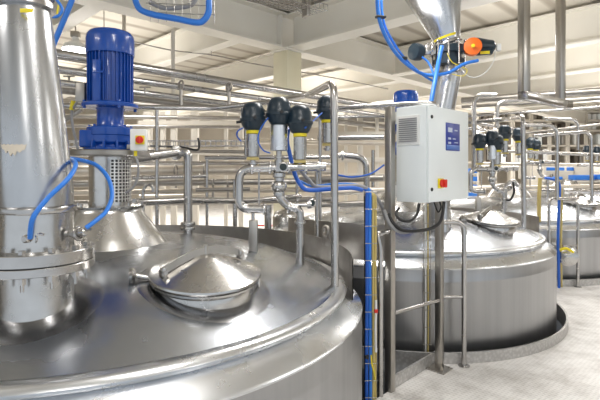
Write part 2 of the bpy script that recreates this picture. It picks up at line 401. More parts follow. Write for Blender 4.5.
# safety switch beside the motor
def rotary(parent, c, nrm, s=1.0):
    n = V(nrm).normalized()
    b = MB(); up = V((0,0,1)); sd = n.cross(up)
    a = math.atan2(n.y, n.x)
    b.box(V(c)+n*.006*s, (.012*s,.062*s,.062*s), a, .004*s); pl = b.build('yellow_plate', M['yellow'], parent)
    b = MB(); b.lathe(V(c)+n*.012*s, [(.026*s,0),(.026*s,.014*s),(.021*s,.018*s),(.0001,.018*s)], 24, n); b.box(V(c)+n*.038*s, (.02*s,.014*s,.050*s), a, .003*s)
    b.build('rotary_knob', M['red'], parent)
sw = thing('safety_switch', 'small white switch box with red and yellow knob beside the nearest blue motor', 'switch', P(140,150,3.12))
m = MB(); c = P(139,140,3.12); m.box(c, (.105,.06,.145), .12, .008); m.build('housing', M['white'], sw)
rotary(sw, c+V((.018,-.03,-.002)), V((.12,-1,0)), .95)
m = MB(); m.cyl(P(135.5,150,3.12), P(135.5,156,3.12), .011); m.build('cable_gland', M['yellow'], sw)
m = MB(); m.box(P(133,147,3.20), (.05,.10,.03), 0, .003); m.build('bracket', M['dull'], sw)
m = MB(); m.curve([P(135.5,156,3.12), P(138,164,3.12), P(138,175,3.13), P(134,186,3.15), P(126,193,3.17)], .008); tag(m.build('switch_cable', M['grey']), 'grey cable looping down from the small white switch box', 'cable')

# ------------------------------------------------------------------ feed chute
def make_chute(label):
    c = CH; t = thing('feed_chute', label, 'chute', CH+V((0,0,1.06)), 'stainless powder chutes above the tanks')
    m = MB(); m.lathe(c, [(.160,1.06),(.157,1.13),(.155,1.15),(.155,1.295)], 56); m.build('neck', M['lid'], t)
    m = MB(); m.lathe(c, [(.150,1.300),(.244,1.300),(.246,1.302),(.246,1.334),(.244,1.336),(.16,1.336)], 64); m.build('lower_flange', M['pipe'], t)
    m = MB(); m.lathe(c, [(.16,1.341),(.244,1.341),(.246,1.343),(.246,1.391),(.244,1.393),(.158,1.394)], 64); m.build('upper_flange', M['pipe'], t)
    m = MB(); m.lathe(c, [(.16,1.3345),(.236,1.3345),(.236,1.3425),(.16,1.3425)], 64); m.build('gap_shade_ring', M['black'], t)  # black ring added to darken the gap between the flanges
    for i in range(12):
        q = 2*PI*i/12+.26; p = c+V((.212*math.cos(q), .212*math.sin(q), 0)); b = MB()
        b.cyl(p+V((0,0,1.24)), p+V((0,0,1.41)), .0085, n=8); b.cyl(p+V((0,0,1.270)), p+V((0,0,1.300)), .0165, n=6); b.cyl(p+V((0,0,1.394)), p+V((0,0,1.412)), .0165, n=6)
        b.build('bolt', M['pipe'], t)
    # straight spool, clamp ring, then the long cone that leans a little to the left
    m = MB(); m.lathe(c, [(.158,1.39),(.155,1.41),(.153,1.56)], 56); m.build('spool', M['lid'], t)
    m = MB(); m.lathe(c, [(.153,1.555),(.168,1.562),(.170,1.572),(.168,1.582),(.153,1.590)], 56); m.box(c+V((.05,-.17,1.572)), (.07,.03,.03), .3, .005); m.build('clamp_ring', M['pipe'], t)
    ax = V((-.072,.0,1)).normalized()
    m = MB(); m.lathe(c+V((0,0,1.58)), [(.155,0),(.157,.05),(.156,.15),(.142,.45),(.127,.72),(.118,.88),(.114,.905)], 56, ax); m.build('cone', M['duct'], t)
    top = c+V((0,0,1.58))+ax*.905
    m = MB(); m.lathe(top, [(.11,0),(.135,.004),(.135,.030),(.12,.034),(.12,.06),(.135,.064),(.135,.09),(.10,.094)], 48, ax); m.build('valve_body', M['pipe'], t)
    return t, top, ax
chute, ctop, cax = make_chute('broad stainless chute with bolted flange on the nearest tank at the far left')
m = MB(); m.box(P(26.5,10.5,2.02), (.055,.004,.018), 0, .001); m.build('yellow_tag', M['yellow'], chute)
vs = []; fs = []; N = 12
low = [.0,.35,.5,.75,.55,1.0,.8,.95,.6,.7,.55,.45,.0]
for i in range(N+1):
    for j in (0, 1):
        z = 1.862-.050*low[i]*j-(.004 if i % 2 else 0); h = z-1.58; cr = .1565+(.142-.1565)*(h-.15)/.30
        a = math.radians(-112+ (i/N)*44); vs.append((CH.x-.072*h+(cr+.002)*math.cos(a), CH.y+(cr+.002)*math.sin(a), z))
for i in range(N): fs.append((2*i, 2*i+1, 2*i+3, 2*i+2))
m = MB(); m.add(vs, fs); m.build('torn_sticker', M['wall'], chute)
# clamps where the hoses join
for (x, y) in ((31, 238), (79, 233)):
    b = MB(); p = P(x, y, 2.02 if x < 50 else 2.12); d = V((-.2,-1,0)).normalized() if x < 50 else V((1,-.35,.15)).normalized()
    b.lathe(p-d*.05, [(.014,0),(.014,.03),(.030,.032),(.032,.045),(.020,.05),(.017,.085),(.012,.09)], 20, d); b.tube([p, p+V((.03,0,.02)), p+V((.055,.0,.015))], .006, .01)
    b.ring(p+V((0,0,-.004)), .028, .006, d); b.build('hose_coupling', M['pipe'], chute)
m = MB(); m.curve([P(30,238,1.99), P(33,218,1.95), P(48,198,1.98), P(65,182,2.02), P(74,170,2.1), P(75,162,2.2), P(68,159,2.4)], .0105); tag(m.build('air_hose', M['hose']), 'bright blue hose from the front of the left chute up and back behind it', 'hose')
m = MB(); m.curve([P(66,158,2.5), P(80,160,2.45), P(96,165,2.40), P(108,178,2.34), P(112,195,2.28), P(107,210,2.2), P(98,219,2.14), P(86,228,2.10)], .0105); tag(m.build('air_hose', M['hose']), 'bright blue hose arching right beside the perforated motor lantern', 'hose')

# the second chute: same line over the second tank, but with a valve set and a wide hopper above
Y2 = 4.95; t = thing('feed_chute', 'tall stainless hopper and chute with valve set above the control cabinet', 'chute', P(441,235,Y2), 'stainless powder chutes above the tanks')
a = P(438,228,Y2); b = P(448.5,74,Y2)
m = MB(); m.tube([a-V((0,0,.1)), P(437,150,Y2), P(440,118,Y2), b], .132, .3, n=40); m.build('lower_duct', M['duct'], t)
m = MB(); m.lathe(P(449,74,Y2), [(.10,0),(.150,.005),(.150,.02),(.11,.024),(.105,.10)], 48); m.build('lower_ferrule', M['pipe'], t)
m = MB(); m.lathe(P(448.5,66,Y2), [(.12,0),(.165,.005),(.165,.06),(.14,.065),(.14,.12),(.165,.125),(.165,.20),(.13,.205)], 40)
m.build('butterfly_valve', M['navy'], t)
m = MB()
for i in range(10):
    q = 2*PI*i/10; p = P(448.5,66,Y2)+V((.175*math.cos(q), .175*math.sin(q), -.01)); m.cyl(p, p+V((0,0,.25)), .010, n=8); m.ball(p+V((0,0,.25)), .018)
m.build('clamp_bolts', M['pipe'], t)
m = MB(); m.lathe(P(449,45,Y2), [(.120,0),(.142,.01),(.130,.03),(.132,.05),(.34,.74),(.34,.95)], 56, V((-.29,0,1))); m.build('hopper_cone', M['duct'], t)
m = MB(); m.lathe(P(447.5,39,Y2), [(.138,0),(.143,0),(.149,.022),(.143,.022)], 40, V((-.29,0,1)), a0=PI, a1=PI*1.6, close=True); m.build('yellow_tape', M['yellow'], t)
# actuator to the right: orange indicator, dark housing, white plug
t = thing('valve_actuator', 'dark actuator with orange disc and white plug, right of the hopper valve', 'actuator', P(462,60,Y2-.1))
m = MB(); m.tube([P(455,49,Y2-.12), P(470,49,Y2-.12)], .035); m.box(P(462,49,Y2-.13), (.12,.07,.07), 0, .01); m.build('neck', M['navy'], t)
m = MB(); m.lathe(P(473,46,Y2-.22), [(.05,-.10),(.085,-.09),(.088,0),(.03,.012),(.0001,.014)], 36, V((-.25,-1,0))); m.build('orange_disc', M['orange'], t)
m = MB(); m.lathe(P(473,46,Y2-.245), [(.018,0),(.018,.02),(.0001,.022)], 16, V((-.25,-1,0))); m.build('disc_screw', M['yellow'], t)
m = MB(); a = P(476,46,Y2-.1); b = P(495,47,Y2-.05); m.lathe(a, [(.04,-.05),(.082,-.04),(.085,.02),(.075,.11),(.07,.18),(.05,.2),(.0001,.2)], 28, b-a); m.box(P(484,52,Y2-.14), (.17,.09,.06), -.2, .015); m.build('housing', M['navy'], t)
m = MB(); m.box(P(485,52.5,Y2-.19), (.09,.006,.03), -.2, .001); m.build('yellow_label', M['yellow'], t)
m = MB(); m.box(P(498.5,47.5,Y2-.08), (.045,.06,.075), -.2, .01); m.build('white_plug', M['white'], t)
t = thing('pneumatic_valve', 'small dark solenoid valve clamped on the left of the hopper valve', 'valve', P(422,66,Y2))
m = MB(); m.lathe(P(416.5,52,Y2-.1), [(.05,-.05),(.085,-.045),(.09,0),(.085,.045),(.04,.05),(.0001,.052)], 24, V((-1,-.5,0))); m.build('body', M['navy'], t)
m = MB(); m.lathe(P(422,50,Y2-.08), [(.02,-.11),(.075,-.10),(.075,-.085),(.03,-.08),(.03,.02),(.05,.03),(.05,.05),(.02,.06)], 20, V((-1,0,.1))); m.box(P(430,50,Y2-.1), (.11,.06,.10), 0, .01)
for (x, y) in ((424,45),(428,43),(433,44)): m.cyl(P(x,y+4,Y2-.12), P(x,y,Y2-.12), .014, n=10)
m.build('fittings', M['pipe'], t)
def hose(pts, r, label, mt='hose', name='air_hose', cat='hose'):
    m = MB(); m.curve(pts, r); return tag(m.build(name, M[mt]), label, cat)
hose([P(377,-6,4.0), P(378.5,15,4.05), P(384,33,4.1), P(395,52,4.3), P(409,66,4.5), P(423,74,4.7), P(436,75,4.7), P(450,72,4.7), P(464,64,4.7), P(478,60.5,4.72)], .017, 'thick blue hose sweeping from above across to the orange disc actuator')
hose([P(381,-6,4.12), P(382.5,16,4.15), P(387,31,4.2), P(399,51,4.4), P(412,66,4.6), P(426,77,4.72), P(433,81,4.75)], .012, 'thinner blue hose tied beside the thick one, ending below the hopper valve')
hose([P(442,46,4.62), P(439,60,4.6), P(436,76,4.5), P(431.5,100,4.4), P(429.5,112,4.38)], .022, 'short fat blue hose dropping from the hopper valve behind the control cabinet')
hose([P(422,57,4.75), P(428,62,4.75), P(432,70,4.72), P(434,78,4.7)], .011, 'short blue hose curling down from the small dark solenoid valve')
hose([P(495,50,4.8), P(494,60,4.8), P(487,71,4.8), P(477,77,4.8), P(468,76,4.8), P(461,69,4.8)], .005, 'thin white wire hanging in a loop from the white plug', 'white', 'signal_wire', 'wire')
hose([P(447,53,4.7), P(452,62,4.7), P(460,66,4.7), P(467,70,4.7), P(463,76,4.7), P(452,74,4.7)], .004, 'thin yellow wire looped under the hopper valve', 'yellow', 'signal_wire', 'wire')
for (x, y, Y, s) in ((380.5,17,4.06,(.09,.05,.02)), (404,58.5,4.42,(.05,.05,.03))):
    m = MB(); m.box(P(x,y,Y), s, .3, .006); tag(m.build('cable_tie', M['black']), 'black tie round the sweeping blue hoses, '+('the higher one' if y < 30 else 'the lower one'), 'cable tie')

# ------------------------------------------------------------------ valves
def make_valve(c, zb, label, big=False, loc_group='dark domed valve heads of the nearest tank'):
    """c = axis in plan, zb = underside of the cylinder"""
    t = thing('process_valve', label, 'valve', V((c.x, c.y, zb-.06)), loc_group)
    rc, hc = (.062, .186) if big else (.047, .167)
    c = V((c.x, c.y, 0))
    m = MB(); m.lathe(c, [(rc-.006,zb),(rc,zb+.004),(rc,zb+hc-.004),(rc-.006,zb+hc)], 32)
    m.build('cylinder', M['band'] if big else M['lid'], t)
    z = zb+hc
    if not big:
        m = MB(); m.lathe(c, [(rc-.004,z),(rc+.003,z+.001),(rc+.003,z+.026),(rc-.004,z+.027)], 32); m.build('yellow_collar', M['yellow'], t)
        m = MB(); m.box(c+V((0,0,zb-.012)), (.085,.07,.02), 0, .004); m.build('yellow_bracket', M['ycable'], t); z += .025
    m = MB(); m.lathe(c, [(.050,z-.002),(.062,z+.004),(.070,z+.018),(.083,z+.045),(.088,z+.062),(.094,z+.068),(.094,z+.082),(.089,z+.088),(.087,z+.118),(.079,z+.155),(.064,z+.182),(.042,z+.197),(.0001,z+.203)], 40)
    for i in range(8):
        q = 2*PI*i/8+.2; m.box(c+V((.076*math.cos(q), .076*math.sin(q), z+.118)), (.018,.010,.075), q, .003)
    m.build('actuator_head', M['navy'], t)
    m = MB(); m.cyl(c+V((.02,-.085,z+.085)), c+V((.024,-.105,z+.085)), .012, n=12); m.build('cable_gland', M['black'], t)
    m = MB(); m.cyl(c+V((-.085,-.02,z+.06)), c+V((-.115,-.03,z+.055)), .010, n=12); m.build('cable_gland', M['black'], t)
    m = MB(); m.cyl(c+V((0,0,zb-.065)), c+V((0,0,zb+.002)), .020); m.lathe(c, [(.022,zb-.055),(.034,zb-.053),(.034,zb-.040),(.022,zb-.038)], 24); m.build('stem', M['pipe'], t)
    return t
YV = 3.34
VA = P(253,0,YV); VBp = P(279,0,YV); VC = P(300,0,YV); VD = V((.225,3.82,0))
vset = [(make_valve(VA, 1.843, 'dark domed valve head with yellow collar, leftmost of the three over the near manifold'), 'left'),
        (make_valve(VBp, 1.887, 'tallest dark domed valve head on plain steel cylinder, middle of the near three', True), 'middle'),
        (make_valve(VC, 1.822, 'dark domed valve head with yellow collar, rightmost of the three over the near manifold'), 'right')]
vd = make_valve(VD, 1.97, 'dark domed valve head half hidden behind the tall vertical pipe, right of the three')
for v, w in vset:
    copy_tree(v, STEP+V(({'left':.02,'middle':.0,'right':-.09}[w],0,0)), 'dark domed valve head of the trio right of the cabinet, %s one' % w, 'dark domed valve heads of the second tank')
copy_tree(vd, STEP+V((0,0,.03)), 'lone taller dark valve head just right of the trio beside the cabinet', 'dark domed valve heads of the second tank')
copy_tree(vd, STEP+V((.34,.3,.02)), 'dark valve head half hidden behind the upright rail, right of the taller lone one', 'dark domed valve heads of the second tank')
o3 = P(530,0,9.0)-VA; o3.z = .13
for (v, w), dx in zip(vset, (0, -.06, -.22)):
    copy_tree(v, o3+V((dx,(.2 if w == 'middle' else 0),0)), 'small dark valve head in the tight trio right of the upright rail, %s one' % w, 'dark domed valve heads of the third tank')
o4 = P(587,0,12.2)-VA; o4.z = .16
for (v, w) in (vset[0], vset[2]):
    copy_tree(v, o4+V(((0 if w == 'left' else -.08),0,0)), 'tiny far dark valve head near the right edge, %s one of the pair' % w, 'dark domed valve heads of the fourth tank')

def make_manifold(label):
    t = thing('valve_manifold', label, 'pipework', V((0, YV, 1.06)), 'pipe manifolds under the valve heads')
    p = lambda x, y: P(x, y, YV)
    m = MB(); m.tube([p(262,168), p(326,166.5)], .030); m.build('header_pipe', M['pipe'], t)
    m = MB(); m.tube([p(268,168), p(239,168), p(239,209), p(262,209)], .031, .12, seg=10); m.build('loop_pipe', M['pipe'], t)
    for (x, y, r) in ((252,168,.041),(270,168,.041),(289,168,.041),(306,168,.039),(318,167,.039)):
        b = MB(); q = p(x,y); b.lathe(q-V((.012,0,0)), [(.024,0),(r,.003),(r+.002,.012),(r,.021),(.024,.024)], 28, (1,0,0)); b.build('pipe_clamp', M['lid'], t)
    m = MB(); m.lathe(p(279,178), [(.030,-.05),(.046,-.035),(.046,-.01),(.034,.0),(.034,.02),(.050,.035),(.058,.06),(.050,.085),(.034,.10),(.042,.105),(.042,.125),(.028,.13)], 32, (0,0,-1)); m.build('ball_body', M['lid'], t)
    m = MB(); m.cyl(p(279,160), p(279,172), .034); m.build('centre_tee', M['pipe'], t)
    m = MB(); m.lathe(p(283.5,167)+V((0,-.03,0)), [(.036,0),(.036,.016),(.028,.018)], 28, (0,-1,0)); m.build('port_ring', M['pipe'], t)
    m = MB(); m.lathe(p(283.5,167)+V((0,-.045,0)), [(.026,0),(.026,.006),(.0001,.007)], 24, (0,-1,0)); m.build('port_glass', M['glass'], t)
    m = MB(); m.tube([p(279,184), p(279,197), p(288,207), p(300,209), p(300,272)], .029, .08, seg=8); m.build('drop_pipe', M['pipe'], t)
    for (x, y, ax) in ((279,193,(0,0,1)),(289,207.5,(1,0,-.15)),(300,222,(0,0,1)),(264,209,(1,0,0))):
        b = MB(); b.lathe(p(x,y)-V(ax).normalized()*.012, [(.026,0),(.040,.003),(.042,.012),(.040,.021),(.026,.024)], 28, ax); b.build('pipe_clamp', M['lid'], t)
    m = MB(); m.tube([p(293,205), p(307,205)], .013); m.lathe(p(307,204.5), [(.018,0),(.03,.002),(.03,.03),(.018,.032)], 20, (1,0,0)); m.ring(p(311.5,203), .026, .008, (0,-1,0)); m.build('side_branch', M['pipe'], t)
    m = MB(); m.lathe(p(311.5,203)+V((0,-.006,0)), [(.022,0),(.022,.004),(.0001,.005)], 20, (0,-1,0)); m.build('sight_glass', M['glass'], t)
    m = MB(); m.tube([p(253,209), p(253,232)], .012); m.tube([p(259,168), p(259,205)], .006); m.build('support_rod', M['pipe'], t)
    return t
mf = make_manifold('stainless pipe manifold with looping elbow under the near valve heads')
copy_tree(mf, STEP, 'stainless pipe manifold with looping elbow right of the control cabinet')
copy_tree(mf, o3, 'small distant stainless manifold under the tight trio of valve heads')
for a, lab in (([P(243,128,3.3),P(238,131,3.25),P(237,136,3.27),P(241,141,3.3)], 'thin blue cable hanging left of the leftmost near valve head'),
               ([P(268,118,3.3),P(261,128,3.22),P(258,140,3.22),P(263,150,3.22),P(270,153,3.27)], 'thin blue cable curling between the left and middle near valve heads'),
               ([P(322,113,3.7),P(312,122,3.4),P(305,128,3.25)], 'thin blue cable stretched from the half hidden valve head to the right one')):
    hose(a, .005, lab, 'cable', 'signal_cable', 'cable')
hose([P(289,128,3.45),P(287,140,3.5),P(290,155,3.5),P(294,172,3.45),P(300,184,3.4),P(308,190,3.4),P(330,189,3.4),P(352,188,3.45),P(362,190,3.5)], .016, 'thick blue cable falling behind the right near valve head toward the cable ladder', 'cable', 'power_cable', 'cable')
hose([P(296,165,3.5),P(302,172,3.5),P(309,180,3.48),P(318,187,3.45),P(345,186,3.5),P(360,186,3.55),P(372,192,3.6),P(381,205,3.7),P(386,220,3.8)], .014, 'grey conduit running from the near valves right and down behind the cabinet post', 'grey', 'conduit', 'cable')
hose([P(300,181,3.55),P(312,186,3.55),P(335,184,3.56),P(355,184.5,3.58),P(368,189,3.6)], .010, 'thinner blue cable running above the thick one to the cable ladder', 'hose', 'power_cable', 'cable')
hose([P(338,175,3.9),P(352,177,4.0),P(370,174,4.1),P(384,165,4.2)], .008, 'sagging blue cable strung across to the back of the cabinet post', 'cable', 'power_cable', 'cable')
hose([P(488,132,6.3),P(493,139,6.3),P(499,144,6.3),P(502,150,6.3)], .018, 'black cable slanting down between the second tank valves', 'black', 'power_cable', 'cable')
hose([P(513,182,6.2),P(514,192,6.2),P(510,200,6.2),P(505,199,6.2)], .014, 'black cable hooking down below the second tank manifold', 'black', 'power_cable', 'cable')

# ------------------------------------------------------------------ posts, tubes and rails near the tanks
def pipe_thing(name, pts, r, label, cat='pipe', bend=.12, mt='pipe', group=None, clamps=(), n=16):
    base = min(pts, key=lambda p: V(p).z)
    t = thing(name, label, cat, base, group) if clamps else None
    m = MB(); m.tube(pts, r, bend, n=n, seg=8)
    if not clamps: return tag(m.build(name, M[mt]), label, cat, group)
    m.build('tube', M[mt], t)
    for (c, ax) in clamps:
        b = MB(); b.lathe(V(c)-V(ax).normalized()*r*.6, [(r*.98,0),(r*1.6,r*.1),(r*1.7,r*.45),(r*1.6,r*.8),(r*.98,r*.9)], 28, ax); b.build('pipe_clamp', M['lid'], t)
    return t
pp = P(335,0,3.10); pz = on_dome(pp.x, pp.y)
post = pipe_thing('vertical_pipe', [V((pp.x,pp.y,pz-.01)), P(334,82,3.10), P(308,95,3.9), P(270,102,4.5), P(215,108.5,4.7), P(60,105.5,4.3)], .0255, 'tall shiny vertical pipe on the near tank rim, bending back along the left valves', bend=.12)
pipe_thing('vertical_pipe', [V((P(524,0,5.9).x,5.9,1.0)), P(523,116,5.9), P(508,119,7.0), P(468,122,7.4)], .030, 'upright pipe on the second tank rim between the valve trios', bend=.12)
# inverted U on the near tank
y_ = 3.95; a = V((P(188,0,y_).x, y_, 0)); za = on_dome(a.x, a.y)
pipe_thing('vent_pipe', [V((a.x,a.y,za-.005)), P(188,152.5,y_), P(178,152.5,y_), P(134,158.5,3.5)], .037, 'bent vent pipe with clamp rising from the near tank top right of the motor', bend=.14,
           clamps=((P(188,223,y_),(0,0,1)),(P(188,227.5,y_),(0,0,1)),(P(176.5,152.7,y_),(1,-1,0))))
pipe_thing('cross_pipe', [P(134,202.5,3.7), P(184,200,4.3), P(246,201,4.9), P(300,196,5.6)], .030, 'horizontal pipe crossing low behind the bent vent pipe', bend=.05)
pipe_thing('small_vent', [P(143,215,3.9), P(143,190,3.9), P(147,184,3.9), P(153,186,3.9), P(153,192,3.9)], .014, 'small hooked vent tube between the motor lantern and the bent vent pipe', bend=.05)

# guard rails (repeat per tank)
rail = thing('guard_rail', 'short tubular guard rail rising from the floor just right of the cabinet post', 'railing', P(464,366,4.15), 'tubular guard rails by the tanks')
g = V((P(464,0,4.15).x, 4.15, 0))
m = MB(); m.tube([g, V((g.x,g.y,1.285)), V((g.x-.24,g.y-.02,1.285))], .022, .09); m.build('top_rail', M['pipe'], rail)
m = MB(); m.tube([V((g.x,g.y,.62)), V((g.x-.24,g.y-.02,.62))], .016); m.build('mid_rail', M['pipe'], rail)
m = MB(); m.lathe(g, [(.05,0),(.05,.008),(.024,.010)], 24); m.build('foot_plate', M['pipe'], rail)
r2 = copy_tree(rail, STEP, 'tubular guard rail on the walkway in front of the third tank')
pipe_thing('guard_rail', [P(549,300,6.6)*1, P(549,199,6.6), P(578,198,7.0)], .020, 'upright tube beside the blue and yellow cables, joining the rail before the third tank', 'railing', .10)

# cabinet and its frame
cab = thing('control_cabinet', 'white electrical control cabinet with louvre, blue display and red-yellow switch', 'cabinet', V((.965+.12, 3.56+.25, 1.497)))
K0 = V((.965,3.56,0)); W_, D_, H0, H1 = .68, .27, 1.497, 2.252
cc = K0+D1*W_/2+D2*D_/2
A45 = PI/4
m = MB(); m.box(V((cc.x,cc.y,(H0+H1)/2)), (W_-.004, D_, H1-H0), A45, .008); m.build('housing', M['box'], cab)
nf = -D2; ns = -D1                                   # door faces right-forward, side faces left-forward
def front(u, z, d=0): p = K0+D1*u+nf*d; return V((p.x, p.y, z))
def sidep(v, z, d=0): p = K0+D2*v+ns*d; return V((p.x, p.y, z))
m = MB(); m.box(front(W_/2, (H0+H1)/2, .011), (W_-.012, .022, H1-H0-.012), A45, .006); door = m.build('door', M['box'], cab)
# louvre on the left side
m = MB(); c = sidep(.150, 2.062, .004); m.box(c, (.018, .200, .235), A45, .004); fr = m.build('louvre_frame', M['white'], cab)
m = MB()
for i in range(12): m.box(sidep(.150, 1.975+i*.0162, .016), (.014, .160, .007), A45, .001)
m.build('louvre_slats', M['grey'], fr)
m = MB(); m.box(front(.385, 2.02, .024), (.235,.006,.225), A45, .002); dp = m.build('display_panel', M['navyblue'], cab)
m = MB(); m.box(front(.385, 1.935, .0275), (.225,.004,.038), A45, .001); m.build('display_strip', M['mid'], dp)
m = MB()
for (u, z, w, h) in ((.33,2.075,.07,.036),(.43,2.075,.05,.010),(.32,2.005,.045,.016),(.32,1.970,.045,.016),(.40,2.005,.05,.008),(.43,1.975,.06,.008)): m.box(front(u, z, .029), (w,.003,h), A45, .0005)
m.build('display_print', M['text'], dp)
for z in (2.16, 1.60):
    b = MB(); b.lathe(front(.045, z, .022), [(.014,0),(.014,.006),(.0001,.007)], 20, nf); b.build('door_lock', M['black'], cab)
rotary(cab, front(.175, 1.645, .022), nf, 1.25)
for z in (2.17, 1.58):
    b = MB(); b.box(sidep(.285, z, -.01), (.012,.045,.10), A45, .003); b.cyl(sidep(.29, z, 0), sidep(.29, z, .008), .010, n=10); b.build('mounting_tab', M['white'], cab)
for u in (.10, .22):
    b = MB(); b.cyl(front(u, 2.250, -.05), front(u, 2.256, -.05), .02, n=16); b.build('cable_gland', M['yellow'], cab)
def sq_post(name, x, y, z0, z1, w, label, base=True):
    t = thing(name, label, 'post', V((x,y,z0)), 'square posts carrying the control cabinet')
    m = MB(); m.box(V((x,y,(z0+z1)/2)), (w,w,z1-z0), A45, .004); m.build('shaft', M['frame'], t)
    if base:
        m = MB(); m.box(V((x,y,z0+.006)), (.17,.17,.012), A45, .002)
        for s in (-1,1):
            for q in (-1,1): p = V((x,y,0))+D1*s*.06+D2*q*.06; m.cyl(V((p.x,p.y,z0)), V((p.x,p.y,z0+.024)), .009, n=6)
        m.build('foot_plate', M['frame'], t)
    return t
sq_post('cabinet_post', .715, 3.69, -.6, 2.25, .062, 'full height square steel post on the left side of the control cabinet', False)
sq_post('cabinet_post', 1.225, 4.085, 0, 1.49, .058, 'square steel post with foot plate coming down under the control cabinet')
pipe_thing('mid_rail', [V((.74,3.72,.60)), V((1.21,4.06,.612))], .016, 'slim rail joining the two cabinet posts low down', 'railing')
pipe_thing('handrail', [P(388,231.5,3.66), P(377,234,3.60), P(380.5,246,3.60), P(380.5,415,3.60)], .021, 'bent handrail tube running down just left of the cabinet post', 'railing', .05)
pipe_thing('pipe_over_cabinet', [P(337,108,4.4), P(372,106,4.2), P(426,103,4.0), P(436,104,3.98), P(438,113,4.02)], .022, 'curved steel pipe passing over the top of the control cabinet', bend=.10)
# cables under the cabinet
hose([P(399,208,3.6),P(396,214,3.55),P(401,220,3.5),P(410,221,3.5),P(417,214,3.55),P(419,204,3.62)], .011, 'black cable hanging in a tight U below the cabinet left half', 'black', 'power_cable', 'cable')
hose([P(388,214,3.64),P(394,224,3.6),P(402,230,3.55),P(416,231,3.55),P(432,228,3.65),P(441,220,3.7),P(444,202,3.76)], .013, 'black cable swinging wide below the cabinet toward its right corner', 'black', 'power_cable', 'cable')
hose([P(384,210,3.62),P(390,224,3.6),P(400,232,3.58),P(412,231,3.6)], .014, 'grey conduit curving under the cabinet beside the left post', 'grey', 'conduit', 'cable')
hose([P(434,202,3.8),P(438,212,3.78),P(441,207,3.76),P(439,200,3.76)], .006, 'thin black wires dangling under the cabinet right corner', 'black', 'signal_cable', 'cable')
# cable ladder with bundles
def ladder(x, Y, y0, y1, label, s=1.0, w=10):
    t = thing('cable_ladder', label, 'cable tray', P(x, y1, Y)); m = MB()
    for dx in (-w/2, w/2): m.tube([P(x+dx,y0,Y), P(x+dx,y1,Y)], .0035*s)
    k = int((y1-y0)/(17/s))
    for i in range(k+1): yy = y0+(y1-y0)*i/k; m.tube([P(x-w/2-1,yy,Y-.035*s), P(x+w/2+1,yy,Y-.035*s)], .0032*s); m.tube([P(x+w/2+1,yy,Y-.035*s), P(x+w/2+1,yy,Y+.03*s)], .0032*s)
    m.build('wire_frame', M['frame'], t)
    return t
ladder(371, 3.56, 192, 415, 'vertical wire cable ladder left of the tall cabinet post')
ladder(427, 4.3, 206, 362, 'narrow wire cable ladder behind and left of the shorter cabinet post', 1.0, 7)
for i, (x, r, mt, lab) in enumerate(((367.0,.013,'cable','darkest blue cable in the vertical ladder, on the left'),(370.0,.013,'hose','brighter blue cable in the vertical ladder, second from left'),
                                     (373.4,.010,'ycable','yellow cable in the vertical ladder, left of the other yellow one'),(375.6,.009,'ycable','yellow cable in the vertical ladder beside the handrail tube'),
                                     )):
    pts = [P(x-8, 188 if i < 2 else 192, 3.58), P(x-1, 190 if i < 2 else 195, 3.57), P(x, 200, 3.56)]+[P(x+random.uniform(-.5,.5), y, 3.56+random.uniform(-.006,.006)) for y in (230,265,300,335,370,415)]
    hose(pts, r, lab, mt, 'power_cable', 'cable')
hose([P(364.6,196,3.6),P(365,240,3.6),P(364.8,300,3.6),P(365.2,415,3.6)], .007, 'black cable down the left edge of the vertical ladder', 'black', 'power_cable', 'cable')
hose([P(371,355,3.52),P(372,365,3.5),P(374,372,3.5),P(375,380,3.53)], .006, 'short yellow cable end poking out low on the vertical ladder', 'yellow', 'signal_cable', 'cable')
hose([P(376,300,3.52),P(376,312,3.5),P(375.5,330,3.5),P(376,352,3.52)], .009, 'pale cable section low on the right of the vertical ladder', 'white', 'signal_cable', 'cable')
for z, (x,y) in enumerate(((376,311),(367,357))):
    m = MB(); m.box(P(x,y,3.5), (.028,.02,.028), .2, .004); tag(m.build('cable_clip', M['red' if z == 0 else 'black']), ('red' if z == 0 else 'black')+' clip on the vertical cable ladder', 'clip')
for dx, mt, lab, r in ((425.5,'white','white cable in the narrow ladder under the cabinet, left strand',.008),(428,'ycable','pale yellow cable in the narrow ladder under the cabinet, right strand',.007)):
    hose([P(dx,204,4.29),P(dx,260,4.29),P(dx+.3,310,4.29),P(dx,362,4.29)], r, lab, mt, 'signal_cable', 'cable')
# second tank's cable drop
hose([P(545,178,6.9),P(555,180,6.9),P(559.5,186,6.9),P(559,205,6.9),P(558,240,6.9),P(558.5,262,6.9),P(559,290,6.9)], .020, 'blue cable dropping down between the second and third tanks', 'cable', 'power_cable', 'cable')
hose([P(561.5,188,6.95),P(561.6,210,6.95),P(561,245,6.95),P(561.5,290,6.95)], .016, 'yellow cable dropping down between the second and third tanks', 'ycable', 'power_cable', 'cable')
hose([P(540,178,7.0),P(539,200,7.0),P(539,222,7.0)], .028, 'yellow cable bundle hanging in front of the third tank lid', 'ycable', 'power_cable', 'cable')
t = thing('drain_valve', 'round steel valve wheel on the left side of the third tank', 'valve', P(568,262,6.95))
m = MB(); m.lathe(P(567,256,6.95), [(.03,-.1),(.12,-.09),(.155,-.03),(.15,.03),(.09,.06),(.0001,.07)], 32, V((-.4,-1,.1))); m.build('body', M['lid'], t)
m = MB(); m.tube([P(560,250,6.8),P(566,248,6.75),P(573,252,6.8)], .02, .05); m.build('yellow_handle', M['yellow'], t)

